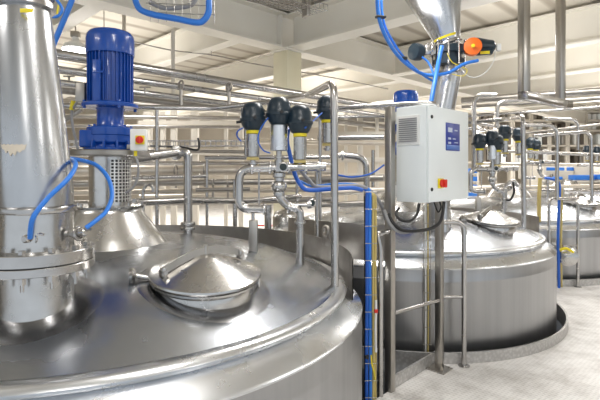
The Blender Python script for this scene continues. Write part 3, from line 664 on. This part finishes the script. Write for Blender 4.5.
# ------------------------------------------------------------------ overhead pipes
def rod_clamp(pt, up, label):
    m = MB(); m.cyl(pt, V((pt.x,pt.y,up)), .008, n=8); m.ring(V(pt)-V((0,0,.05)), .055, .007, D1, n=24); return tag(m.build('pipe_hanger', M['dull']), label, 'hanger')
def along(vv, z, u0, u1): return [UV(u0, vv, z), UV(u1, vv, z)]
pipe_thing('overhead_pipe', along(4.97, 2.90, .5, 14), .052, 'thick overhead pipe, uppermost of the two crossing behind the blue motor', mt='pipe', group='overhead pipes on the left')
pipe_thing('overhead_pipe', along(5.05, 2.765, .5, 14), .040, 'thinner overhead pipe running just under the uppermost one', mt='pipe', group='overhead pipes on the left')
pts = along(5.10, 2.64, .5, 4.05)+[UV(4.05, 5.10, 1.9)]
pipe_thing('overhead_pipe', pts, .040, 'overhead pipe that bends straight down right of the motor', mt='pipe', bend=.18, group='overhead pipes on the left')
pipe_thing('overhead_pipe', along(5.40, 2.62, .2, 14), .045, 'dull overhead pipe farther back, below the thick pair on the left', mt='dull', group='overhead pipes on the left')
for (x, lab, ya, yb) in ((181,'short pipe strut between the thick overhead pipes and the handrail, left one',84,107),(229,'short pipe strut under the thick overhead pipes, right one',86,106)):
    m = MB(); m.tube([P(x,ya,5.4), P(x,yb,5.4)], .020); m.ring(P(x,ya+1,5.4), .05, .012, D1, n=24); tag(m.build('pipe_strut', M['dull']), lab, 'strut')
# small valve handles on the pipe behind the motor
for (x, lab) in ((145,'small tee handle on the overhead pipe right of the motor'),(69,'small tee handle on the overhead pipe left of the motor')):
    m = MB(); c = P(x,91 if x > 100 else 80,5.0); m.cyl(c-V((0,0,.03)), c+V((0,0,.04)), .01, n=10); m.tube([c+V((-.06,0,.04)), c+V((.06,0,.04))], .009); tag(m.build('tee_handle', M['dull']), lab, 'handle')

# frame hanging from the ceiling on the right, with pipes resting on it
hf = thing('pipe_hanger', 'square tube frame hung from the ceiling beam at upper right, carrying long pipes', 'frame', P(524,95,6.6))
a1 = P(524,97,6.8); b1 = P(560,104,5.9)
# the two hangers and the tray beam
for nm, q, w, zt in (('hanger_post', P(524,96,5.2), .095, 3.76), ('hanger_post', P(560.5,104,5.9), .085, 4.37)):
    m = MB(); m.box(V((q.x,q.y,(q.z+zt)/2)), (w,w,zt-q.z), .3, .006); m.box(V((q.x,q.y,zt-.018)), (w*1.7,w*1.7,.014), .3, .002); m.build(nm, M['frame'], hf)
c0 = P(524,96,5.2); c1 = P(566,105,5.92)
m = MB(); d = c1-c0; m.box((c0+c1)/2+V((0,-.02,-.0)), (d.length+.10,.11,.09), math.atan2(d.y, d.x), .005)
m.build('cross_beam', M['pipe'], hf)
RP = [  # long pipes on the right: px start, px end, depth pair, radius, material, label
 ((462,100.5),(640,88),(8.6,6.9),.058,'dull','thick long pipe crossing behind the hanging frame at upper right'),
 ((462,107),(640,96),(9.2,7.6),.030,'dull','slim long pipe just under the thick one at upper right'),
 ((466,116),(640,104),(10.5,9.0),.030,'pipe','slim long pipe above the valve trios at right'),
 ((480,138),(640,120),(11,9.6),.026,'dull','far slim pipe slanting above the third tank'),
 ((500,151),(640,156),(9.4,9.2),.028,'dull','far horizontal pipe level with the tight valve trio'),
 ((466,163),(640,166),(10,9.6),.034,'warm','dull pipe line below the tight valve trio'),
 ((466,188),(600,186),(9.4,9.8),.040,'warm','low dull pipe crossing above the second tank'),
 ((540,190),(660,193),(9.9,10.0),.026,'pipe','slim low pipe behind the third tank lid'),
]
for a, b, (ya, yb), r, mt, lab in RP:
    pipe_thing('long_pipe', [P(*a, ya), P(*b, yb)], r, lab, mt=mt, group='long pipes on the right')
# tube frames at right
TF = [([(474,170),(474,95),(496,95)],6.9,.035,'bent tube rising beside the cabinet right edge and turning right'),
      ([(497,128),(497,101),(530,99)],7.6,.035,'bent tube behind the tallest lone valve head at right'),
      ([(524,125),(557,125),(557,200)],6.6,.026,'tube rail turning down right of the tight valve trio'),
      ([(524,152),(557,152)],6.6,.020,'short cross tube under the tight valve trio'),
      ([(545,119),(578,119),(578,150)],8.2,.026,'second tube rail turning down, farther right and higher'),
      ([(533,136),(591,131.5),(592,215)],8.0,.030,'tall tube rail turning down near the right edge'),
      ([(533,153),(592,155)],8.05,.022,'cross tube joining the tall tube rail near the right edge'),
      ([(505,210),(505,186),(513,180),(518,186)],6.4,.028,'small hooked tube on the second tank top'),
      ([(578,165),(600,165),(640,168)],9.0,.03,'far tube leaving the frame at the right edge')]
for pts, Y, r, lab in TF:
    pipe_thing('tube_rail', [P(x,y,Y) for x, y in pts], r, lab, 'pipe', .16, group='bent tube rails at the right')

def ground(x, y):
    for k in range(4):
        d = (V((x,y,0))-TK[k]).length
        if d < 1.66: return zd(d)-.01
        if d < 1.81: return .86
        if d < 1.93: return -2.5
    return 0.0
# ------------------------------------------------------------------ middle background on the left: pipe rack behind the near tank
rk = thing('pipe_rack', 'white painted steel rack standing far behind the near tank', 'rack', P(210,250,10))
for x, y0, y1, w in ((148,112,215,.16),(163,112,215,.10),(174,108,215,.12),(195,112,215,.15),(241,110,215,.10),(226,112,215,.08)):
    m = MB(); q = P(x,y0,10.2); m.box((q.x,q.y,q.z/2), (w,w,q.z), 0, .004); m.build('upright', M['rackm'], rk)
m = MB(); m.box((P(140,124,10.1)+P(330,124,10.1))/2, (4.2,.08,.14), 0, .004); m.build('cross_beam', M['rackm'], rk)
m = MB(); m.box((P(140,152,10.1)+P(330,152,10.1))/2, (4.2,.08,.12), 0, .004); m.build('cross_beam', M['rackm'], rk)
rk2 = thing('pipe_rack', 'white painted steel rack seen between the tall pipe and the cabinet post', 'rack', P(360,250,9))
for x, w in ((360,.10),(346,.06),(377,.06)):
    m = MB(); q = P(x,104,9.0); m.box((q.x,q.y,q.z/2), (w,w,q.z), 0, .004); m.build('upright', M['rackm'], rk2)
for y in (134,160,176):
    m = MB(); m.box((P(338,y,8.95)+P(384,y,8.95))/2, (1.0,.06,.09), 0, .004); m.build('cross_beam', M['rackm'], rk2)
LP = [((72,150),(250,152),(7.0,7.2),.030,'dull','dull pipe high on the left behind the wire tray'),
      ((72,163),(335,164),(7.0,7.2),.035,'pipe','pipe directly above the thick pale pipe behind the motor lantern'),
      ((72,171),(330,170),(6.5,7.0),.075,'warm','thick pale insulated pipe behind the near tank'),
      ((72,184),(330,181),(6.3,6.9),.045,'dull','brown grey pipe just under the thick pale insulated one'),
      ((72,193),(335,189),(6.6,7.1),.040,'warm','pale pipe third from the top in the low bundle behind the near tank'),
      ((72,204),(330,199),(6.4,7.4),.050,'dull','lowest thick pipe of the bundle behind the near tank'),
      ((205,158),(330,157),(6.2,6.2),.030,'pipe','short bright pipe behind the left near valve'),
      ((300,180),(384,178),(5.6,5.2),.038,'dull','dull pipe between the tall vertical pipe and the cabinet post'),
      ((318,138),(384,137),(5.6,5.4),.032,'pipe','bright pipe high between the tall vertical pipe and the cabinet post'),
      ((318,117),(384,116),(6.4,6.4),.022,'pipe','slim pipe highest between the tall vertical pipe and the cabinet post'),
      ((318,193),(384,190),(5.2,5.2),.036,'warm','pale pipe low between the tall vertical pipe and the cabinet post'),
      ((318,205),(384,202),(5.6,5.6),.030,'dull','lowest dull pipe between the tall vertical pipe and the cabinet post'),
      ((60,126),(240,127),(8.5,8.5),.028,'dull','faint slim pipe high behind the blue gearbox'),
      ]
for a, b, (ya, yb), r, mt, lab in LP:
    pipe_thing('background_pipe', [P(*a, ya), P(*b, yb)], r, lab, mt=mt, group='pipe runs behind the near tank')
for a, b, (ya, yb), r, mt, lab in (((132,178),(206,176),(5.7,6.0),.030,'pipe','bright pipe passing behind the bent vent pipe at mid height'),
      ((196,190),(250,189),(5.6,5.6),.026,'dull','short dull pipe stub left of the near manifold loop'),
      ((238,141),(384,143),(8.6,8.6),.05,'warm','pale far pipe behind the near valve cylinders'),
      ((60,116),(384,120),(9.2,9.2),.04,'dull','far dull pipe just under the handrail level'),
      ((140,197),(236,195),(8.2,8.2),.05,'warm','far pale pipe above the bright floor strip')):
    pipe_thing('background_pipe', [P(*a, ya), P(*b, yb)], r, lab, mt=mt, group='pipe runs behind the near tank')
for i, (x, y, Y) in enumerate(((205,170,6.6),(213,183,6.5),(176,171,6.55),(228,184,6.6))):
    q = P(x,y,Y); m = MB(); m.ring(q, .085 if y < 180 else .055, .012, (1,0,0), n=24); m.box(q+V((0,0,-.16)), (.03,.03,.16), 0, .003)
    tag(m.build('pipe_support', M['dull']), 'ring support clamped on the low background pipes, %s from the left' % ('second','third','first','fourth')[i], 'support', 'ring supports on the background pipes')
for x, y0, y1, Y, r, lab in ((157,108,250,5.6,.022,'thin upright tube left of the bent vent pipe'),(235,180,240,5.3,.026,'short upright tube left of the near manifold'),
                             (268,205,240,5.1,.040,'thick short upright tube behind the manifold loop'),(317,165,235,4.6,.022,'upright tube left of the tall vertical pipe'),
                             (297,110,160,6.0,.020,'thin upright tube behind the right near valve'),(320,118,205,5.0,.018,'thin upright tube behind the half hidden valve'),
                             (207,160,240,6.0,.02,'thin upright tube right of the bent vent pipe'),(373,150,205,5.3,.02,'thin upright tube just left of the cabinet post')):
    q = P(x,y0,Y); pipe_thing('upright_tube', [q, V((q.x,q.y,ground(q.x,q.y)))], r, lab, group='upright tubes behind the near tank', bend=0)
pipe_thing('bent_pipe', [P(332,156,4.6), P(345,155,4.6), P(366,158,4.6), P(367,205,4.6)], .030, 'bent pipe curving down left of the cabinet post', bend=.16,
           clamps=((P(336,156,4.6),(1,0,0)),(P(343,155.4,4.6),(1,0,0))))
def wire_tray(p0, p1, w, label, n=30):
    p0 = V(p0); p1 = V(p1); d = (p1-p0).normalized(); s = V((-d.y, d.x, 0)); m = MB()
    for k in range(5): o_ = s*(w*(k/4-.5)); m.tube([p0+o_, p1+o_], .005, n=6)
    for o_ in (-.5,.5): m.tube([p0+s*w*o_+V((0,0,.07)), p1+s*w*o_+V((0,0,.07))], .006, n=6)
    L = (p1-p0).length
    for i in range(n+1):
        q = p0+d*L*i/n; m.tube([q+s*w*.5+V((0,0,.07)), q+s*w*.5, q-s*w*.5, q-s*w*.5+V((0,0,.07))], .004, 0, n=6)
    return tag(m.build('wire_tray', M['pipe']), label, 'cable tray')
wire_tray(P(66,147,6.0), P(246,146,6.4), .28, 'long wire mesh cable tray level with the gearbox behind the near tank', 34)
hose([P(150,146,6.1),P(180,147,6.1),P(197,150,6.1),P(199,143,6.1),P(198,138,6.1)], .014, 'black cable lying on the long wire tray with its end sticking up', 'black', 'power_cable', 'cable')
# distant bowl-like vessel seen right of the manifold loop
t = thing('small_vessel', 'small steel vessel with domed lid behind the drop pipe of the near manifold', 'vessel', P(287,250,6.6))
m = MB(); m.lathe(P(288,240,6.6), [(.22,-.2),(.22,.33),(.18,.40),(.09,.44),(.0001,.45)], 36); m.build('body', M['lid'], t)
m = MB(); m.cyl(P(288,210,6.6), P(288,204,6.6), .04); m.build('cap', M['pipe'], t)
m = MB(); m.box(P(262,225.5,11), (.5,.06,.03), 0, .004); tag(m.build('red_strip', M['red']), 'low red edging strip on the far floor behind the near tank', 'edging')

# hoses, rod, lamp at top left
hose([P(49,58,3.3),P(53,46,3.3),P(60,29,3.3),P(68,10,3.3),P(75,-8,3.3)], .019, 'fat blue hose slanting up beside the top of the left chute')
hose([P(34,-5,2.5),P(42,8,2.5),P(50,16,2.5),P(58,16,2.5),P(62,8,2.5),P(52,-6,2.5)], .008, 'thin blue hose curled over the top of the left chute')
hose([P(60,-5,2.7),P(58.5,5,2.7),P(57,14,2.7)], .005, 'thin yellow wire beside the curled hose at top left', 'yellow', 'signal_wire', 'wire')
hose([P(134,-8,3.6),P(136,2,3.6),P(141,10,3.58),P(155,15,3.56),P(175,18.5,3.54),P(196,22.5,3.52),P(204,20,3.52),P(208.5,12,3.52),P(209,2,3.52),P(209,-8,3.52)], .024, 'very thick bright blue hose making a U at the top')
tr = MB()
for i in range(9): x = 150+i*8; tr.tube([P(x,-10,3.6), P(x+.5,22 if x < 212 else 24,3.6)], .0022, n=6)
for y in (-6, 3, 12): tr.tube([P(146,y,3.6), P(215,y+3,3.6)], .0035, n=6)
tag(tr.build('wire_tray', M['dull']), 'hanging wire mesh tray panel behind the thick blue U hose', 'cable tray')
hose([P(150,2,3.7),P(165,8,3.7),P(188,6,3.7),P(195,0,3.7),P(196,-8,3.7)], .02, 'grey blue hose lying behind the mesh inside the thick blue U', 'grey')
wire_tray(P(252,-4,5.0), P(318,13,5.9), .30, 'wire mesh tray tucked under the ceiling by the column head', 14)
m = MB(); c = P(306,7,5.7); m.box(c, (.05,.12,.24), .6, .004); tag(m.build('tray_bracket', M['dull']), 'dark steel bracket holding the ceiling mesh tray', 'bracket')
lm = thing('high_bay_lamp', 'glowing round industrial lamp hanging left of the blue motor', 'lamp', P(75,49,7.0))
c = P(75.5,48,7.0)
m = MB(); m.lathe(c, [(.176,-.02),(.178,-.05),(.15,-.085),(.09,-.105),(.0001,-.115)], 40); m.build('lens', M['lamp'], lm)
m = MB(); m.lathe(c, [(.175,-.025),(.185,-.02),(.18,.0),(.15,.05),(.08,.09),(.05,.12),(.05,.16),(.0001,.165)], 40); m.build('reflector', M['white'], lm)
m = MB(); m.box(c+V((0,0,.20)), (.12,.10,.09), 0, .01); m.build('gear_box', M['dull'], lm)
m = MB(); m.cyl(c+V((0,0,.24)), V((c.x,c.y,4.37)), .010, n=8); m.build('suspension_rod', M['dull'], lm)
for (x, y0, Y, r, mt, lab) in ((173,103,6.6,.028,'rackm','white tube hanging from the main beam right of the motor'),(104,60,6.0,.006,'dull','thin rod above the blue motor'),(211.5,56,8.0,.006,'dull','thin rod hanging beside the slanted cream beam'),(124,60,7.2,.028,'rackm','white tube hanging just above the blue motor')):
    q = P(x,y0,Y); z1 = 3.74 if r > .01 and x == 173 else 4.37
    m = MB(); m.cyl(q, V((q.x,q.y,z1)), r, n=12); tag(m.build('hanging_rod', M[mt]), lab, 'rod')
hose([P(98,35,7.6),P(130,41,7.8),P(170,50,8),P(212,55,8.2),P(250,63,8.6),P(300,72,9.2),P(345,80,10),P(388,89,11)], .012, 'dark cable strung under the ceiling from the lamp to the far right beams', 'dull', 'ceiling_cable', 'cable')

# cables left of the motor
hose([P(88,87,3.4),P(80,98,3.4),P(72,112,3.45),P(73,128,3.45),P(76,140,3.45),P(78,150,3.45)], .010, 'pale grey cable hanging left of the blue motor', 'grey', 'power_cable', 'cable')
m = MB(); m.cyl(P(71.5,110,3.44), P(73.5,101,3.44), .016); tag(m.build('cable_gland', M['yellow']), 'yellow gland on the pale cable left of the motor', 'gland')
pipe_thing('brace_tube', [P(56,127,5.2), P(82,109,5.2)], .026, 'slanted brace tube between the left chute and the motor', mt='dull')

# ------------------------------------------------------------------ far background on the right
for i in range(7):
    x = 484+i*18; Y = 21
    t = thing('storage_rack', 'far cream rack bay with dark openings, %s' % ('leftmost by the cabinet','second from the left','third from the left','middle one','third from the right end','second from the right end','rightmost by the frame edge')[i], 'rack', P(x,190,Y), 'far rack bays at the right')
    m = MB()
    for dx in (-8.1, 8.1): m.box((P(x+dx,112,Y)+P(x+dx,208.7,Y))/2, (.07,.5,(208.7-112)/F*Y), 0, .01)
    for y in (112,121,131,146,166,186): m.box(P(x,y,Y), (.76,.5,.09), 0, .01)
    m.build('frame', M['rackm'], t)
    for j, (y0, y1) in enumerate(((113,120),(122,130),(133,145),(148,165))):
        for q in range(3):
            if random.random() < .72:
                m = MB(); a = P(x-5.4+q*5.4,(y0+y1)/2+.5,Y); m.box(a, (.18,.36,(y1-y0-1.5)/F*Y), 0, .01)
                m.build('stored_box', M[random.choice(('dark','white','dull','dark','box'))], t)
for i, (x0, x1, y, h, Y, lab) in enumerate(((543,562,169,3.2,14,'upper left'),(569,582,169,3.6,14,'upper middle'),(548,560,178,3,13,'lower left'),(571,592,177.5,5,13,'lower middle'),(594,620,177,5,13,'lower right'))):
    m = MB(); m.box((P(x0,y,Y)+P(x1,y,Y))/2, ((x1-x0)/F*Y,.3,h/F*Y), 0, .02); tag(m.build('blue_crate', M['hose']), 'far blue crate above the third tank, %s of the five' % lab, 'crate', 'blue crates in the background at right')
for i, y in enumerate((140, 150, 158, 164)):
    m = MB(); m.box(P(471,(170+i*8),12)+V((0,0,-.02)), (.22,.3,.12), 0, .01); tag(m.build('blue_crate', M['hose']), 'blue crate peeping past the cabinet edge, %s in the stack' % ('top','second','third','lowest')[i], 'crate', 'blue crates beside the cabinet edge')
sh = thing('storage_shelf', 'narrow white shelf stand of blue crates just past the cabinet edge', 'shelf', P(471,236,12))
for i in range(4):
    m = MB(); m.box(P(471,(170+i*8),12)+V((0,0,-.095)), (.34,.36,.03), 0, .003); m.build('shelf_board', M['rackm'], sh)
for dx in (-.17, .17):
    q = P(471,166,12); m = MB(); m.box((q.x+dx, q.y+.1, q.z/2), (.03,.03,q.z), 0, .003); m.build('upright', M['rackm'], sh)
sh = thing('storage_shelf', 'long white low shelf stand carrying the blue crates above the third tank', 'shelf', P(580,228,13.5))
for y, Y in ((169,14),(178,13)):
    m = MB(); a = P(538,y,Y); b = P(626,y,Y); m.box((a+b)/2+V((0,0,-.095)), (b.x-a.x,.4,.04), 0, .003); m.build('shelf_board', M['rackm'], sh)
for x in (538, 582, 626):
    q = P(x,163,13.5); m = MB(); m.box((q.x, q.y, q.z/2), (.06,.8,q.z), 0, .003); m.build('upright', M['rackm'], sh)
m = MB(); m.box((P(520,172,14.4)+P(640,172,14.4))/2, (3.8,.06,.42), 0, .01); tag(m.build('backing_shelf', M['rackm']), 'long white shelf board behind the blue crates at right', 'shelf')

# ------------------------------------------------------------------ light
def area(name, loc, sx, sy, power, col=(1,.97,.93), rot=(0,0,0)):
    l = bpy.data.lights.new(name, 'AREA'); l.shape = 'RECTANGLE'; l.size = sx; l.size_y = sy; l.energy = power; l.color = col
    o = bpy.data.objects.new(name, l); C.objects.link(o); o.location = loc; o.rotation_euler = rot; return o
for (u, v, pw) in ((3.4,2.6,60),(7.0,2.6,75),(9.6,2.6,75),(3.4,8.3,75),(8.0,8.3,100),(12.0,2.6,75),(12.0,8.5,110),(1.0,.5,45),(5.6,-2.5,60),(9.6,-2.5,80),(16,3,110),(3.4,12.2,130),(8,12.2,150),(16,8.5,150),(12.5,12.4,150),(8,16,150),(14.5,-2.5,90),(-2,3,50),(-2,-2,50),(2,-4,50),(20,3,130),(20,8.5,130),(16,16,120)):
    p = UV(u, v, 3.70)
    if abs(p.x-3) > 15.5 or p.y > 22.5: continue
    area('ceiling_fill_light', p, .35, 1.5, pw*.78, rot=(0,0,PI/4))  # area lamps without fixtures; far and rear ones added to brighten the hall
    area('added_uplight', UV(u, v, 3.25), 1.3, 1.3, pw*.24, rot=(PI,0,PI/4))  # unseen upward fill, added to brighten the ceiling and beams
w = bpy.data.worlds.new('world'); bpy.context.scene.world = w; w.use_nodes = True
w.node_tree.nodes['Background'].inputs['Color'].default_value = (.86,.93,1,1); w.node_tree.nodes['Background'].inputs['Strength'].default_value = .7

# ------------------------------------------------------------------ camera
cd = bpy.data.cameras.new('camera'); co = bpy.data.objects.new('camera', cd); C.objects.link(co)
co.location = (0,0,CAMZ); co.rotation_euler = (PI/2,0,0); cd.sensor_width = 36; cd.lens = F/600*36; cd.shift_y = -(200-HY)/600; cd.clip_start = .05
sc = bpy.context.scene; sc.camera = co
sc.view_settings.view_transform = 'Standard'; sc.view_settings.look = 'None'; sc.view_settings.gamma = 1; sc.view_settings.use_curve_mapping = False
sc.view_settings.exposure = 0.33
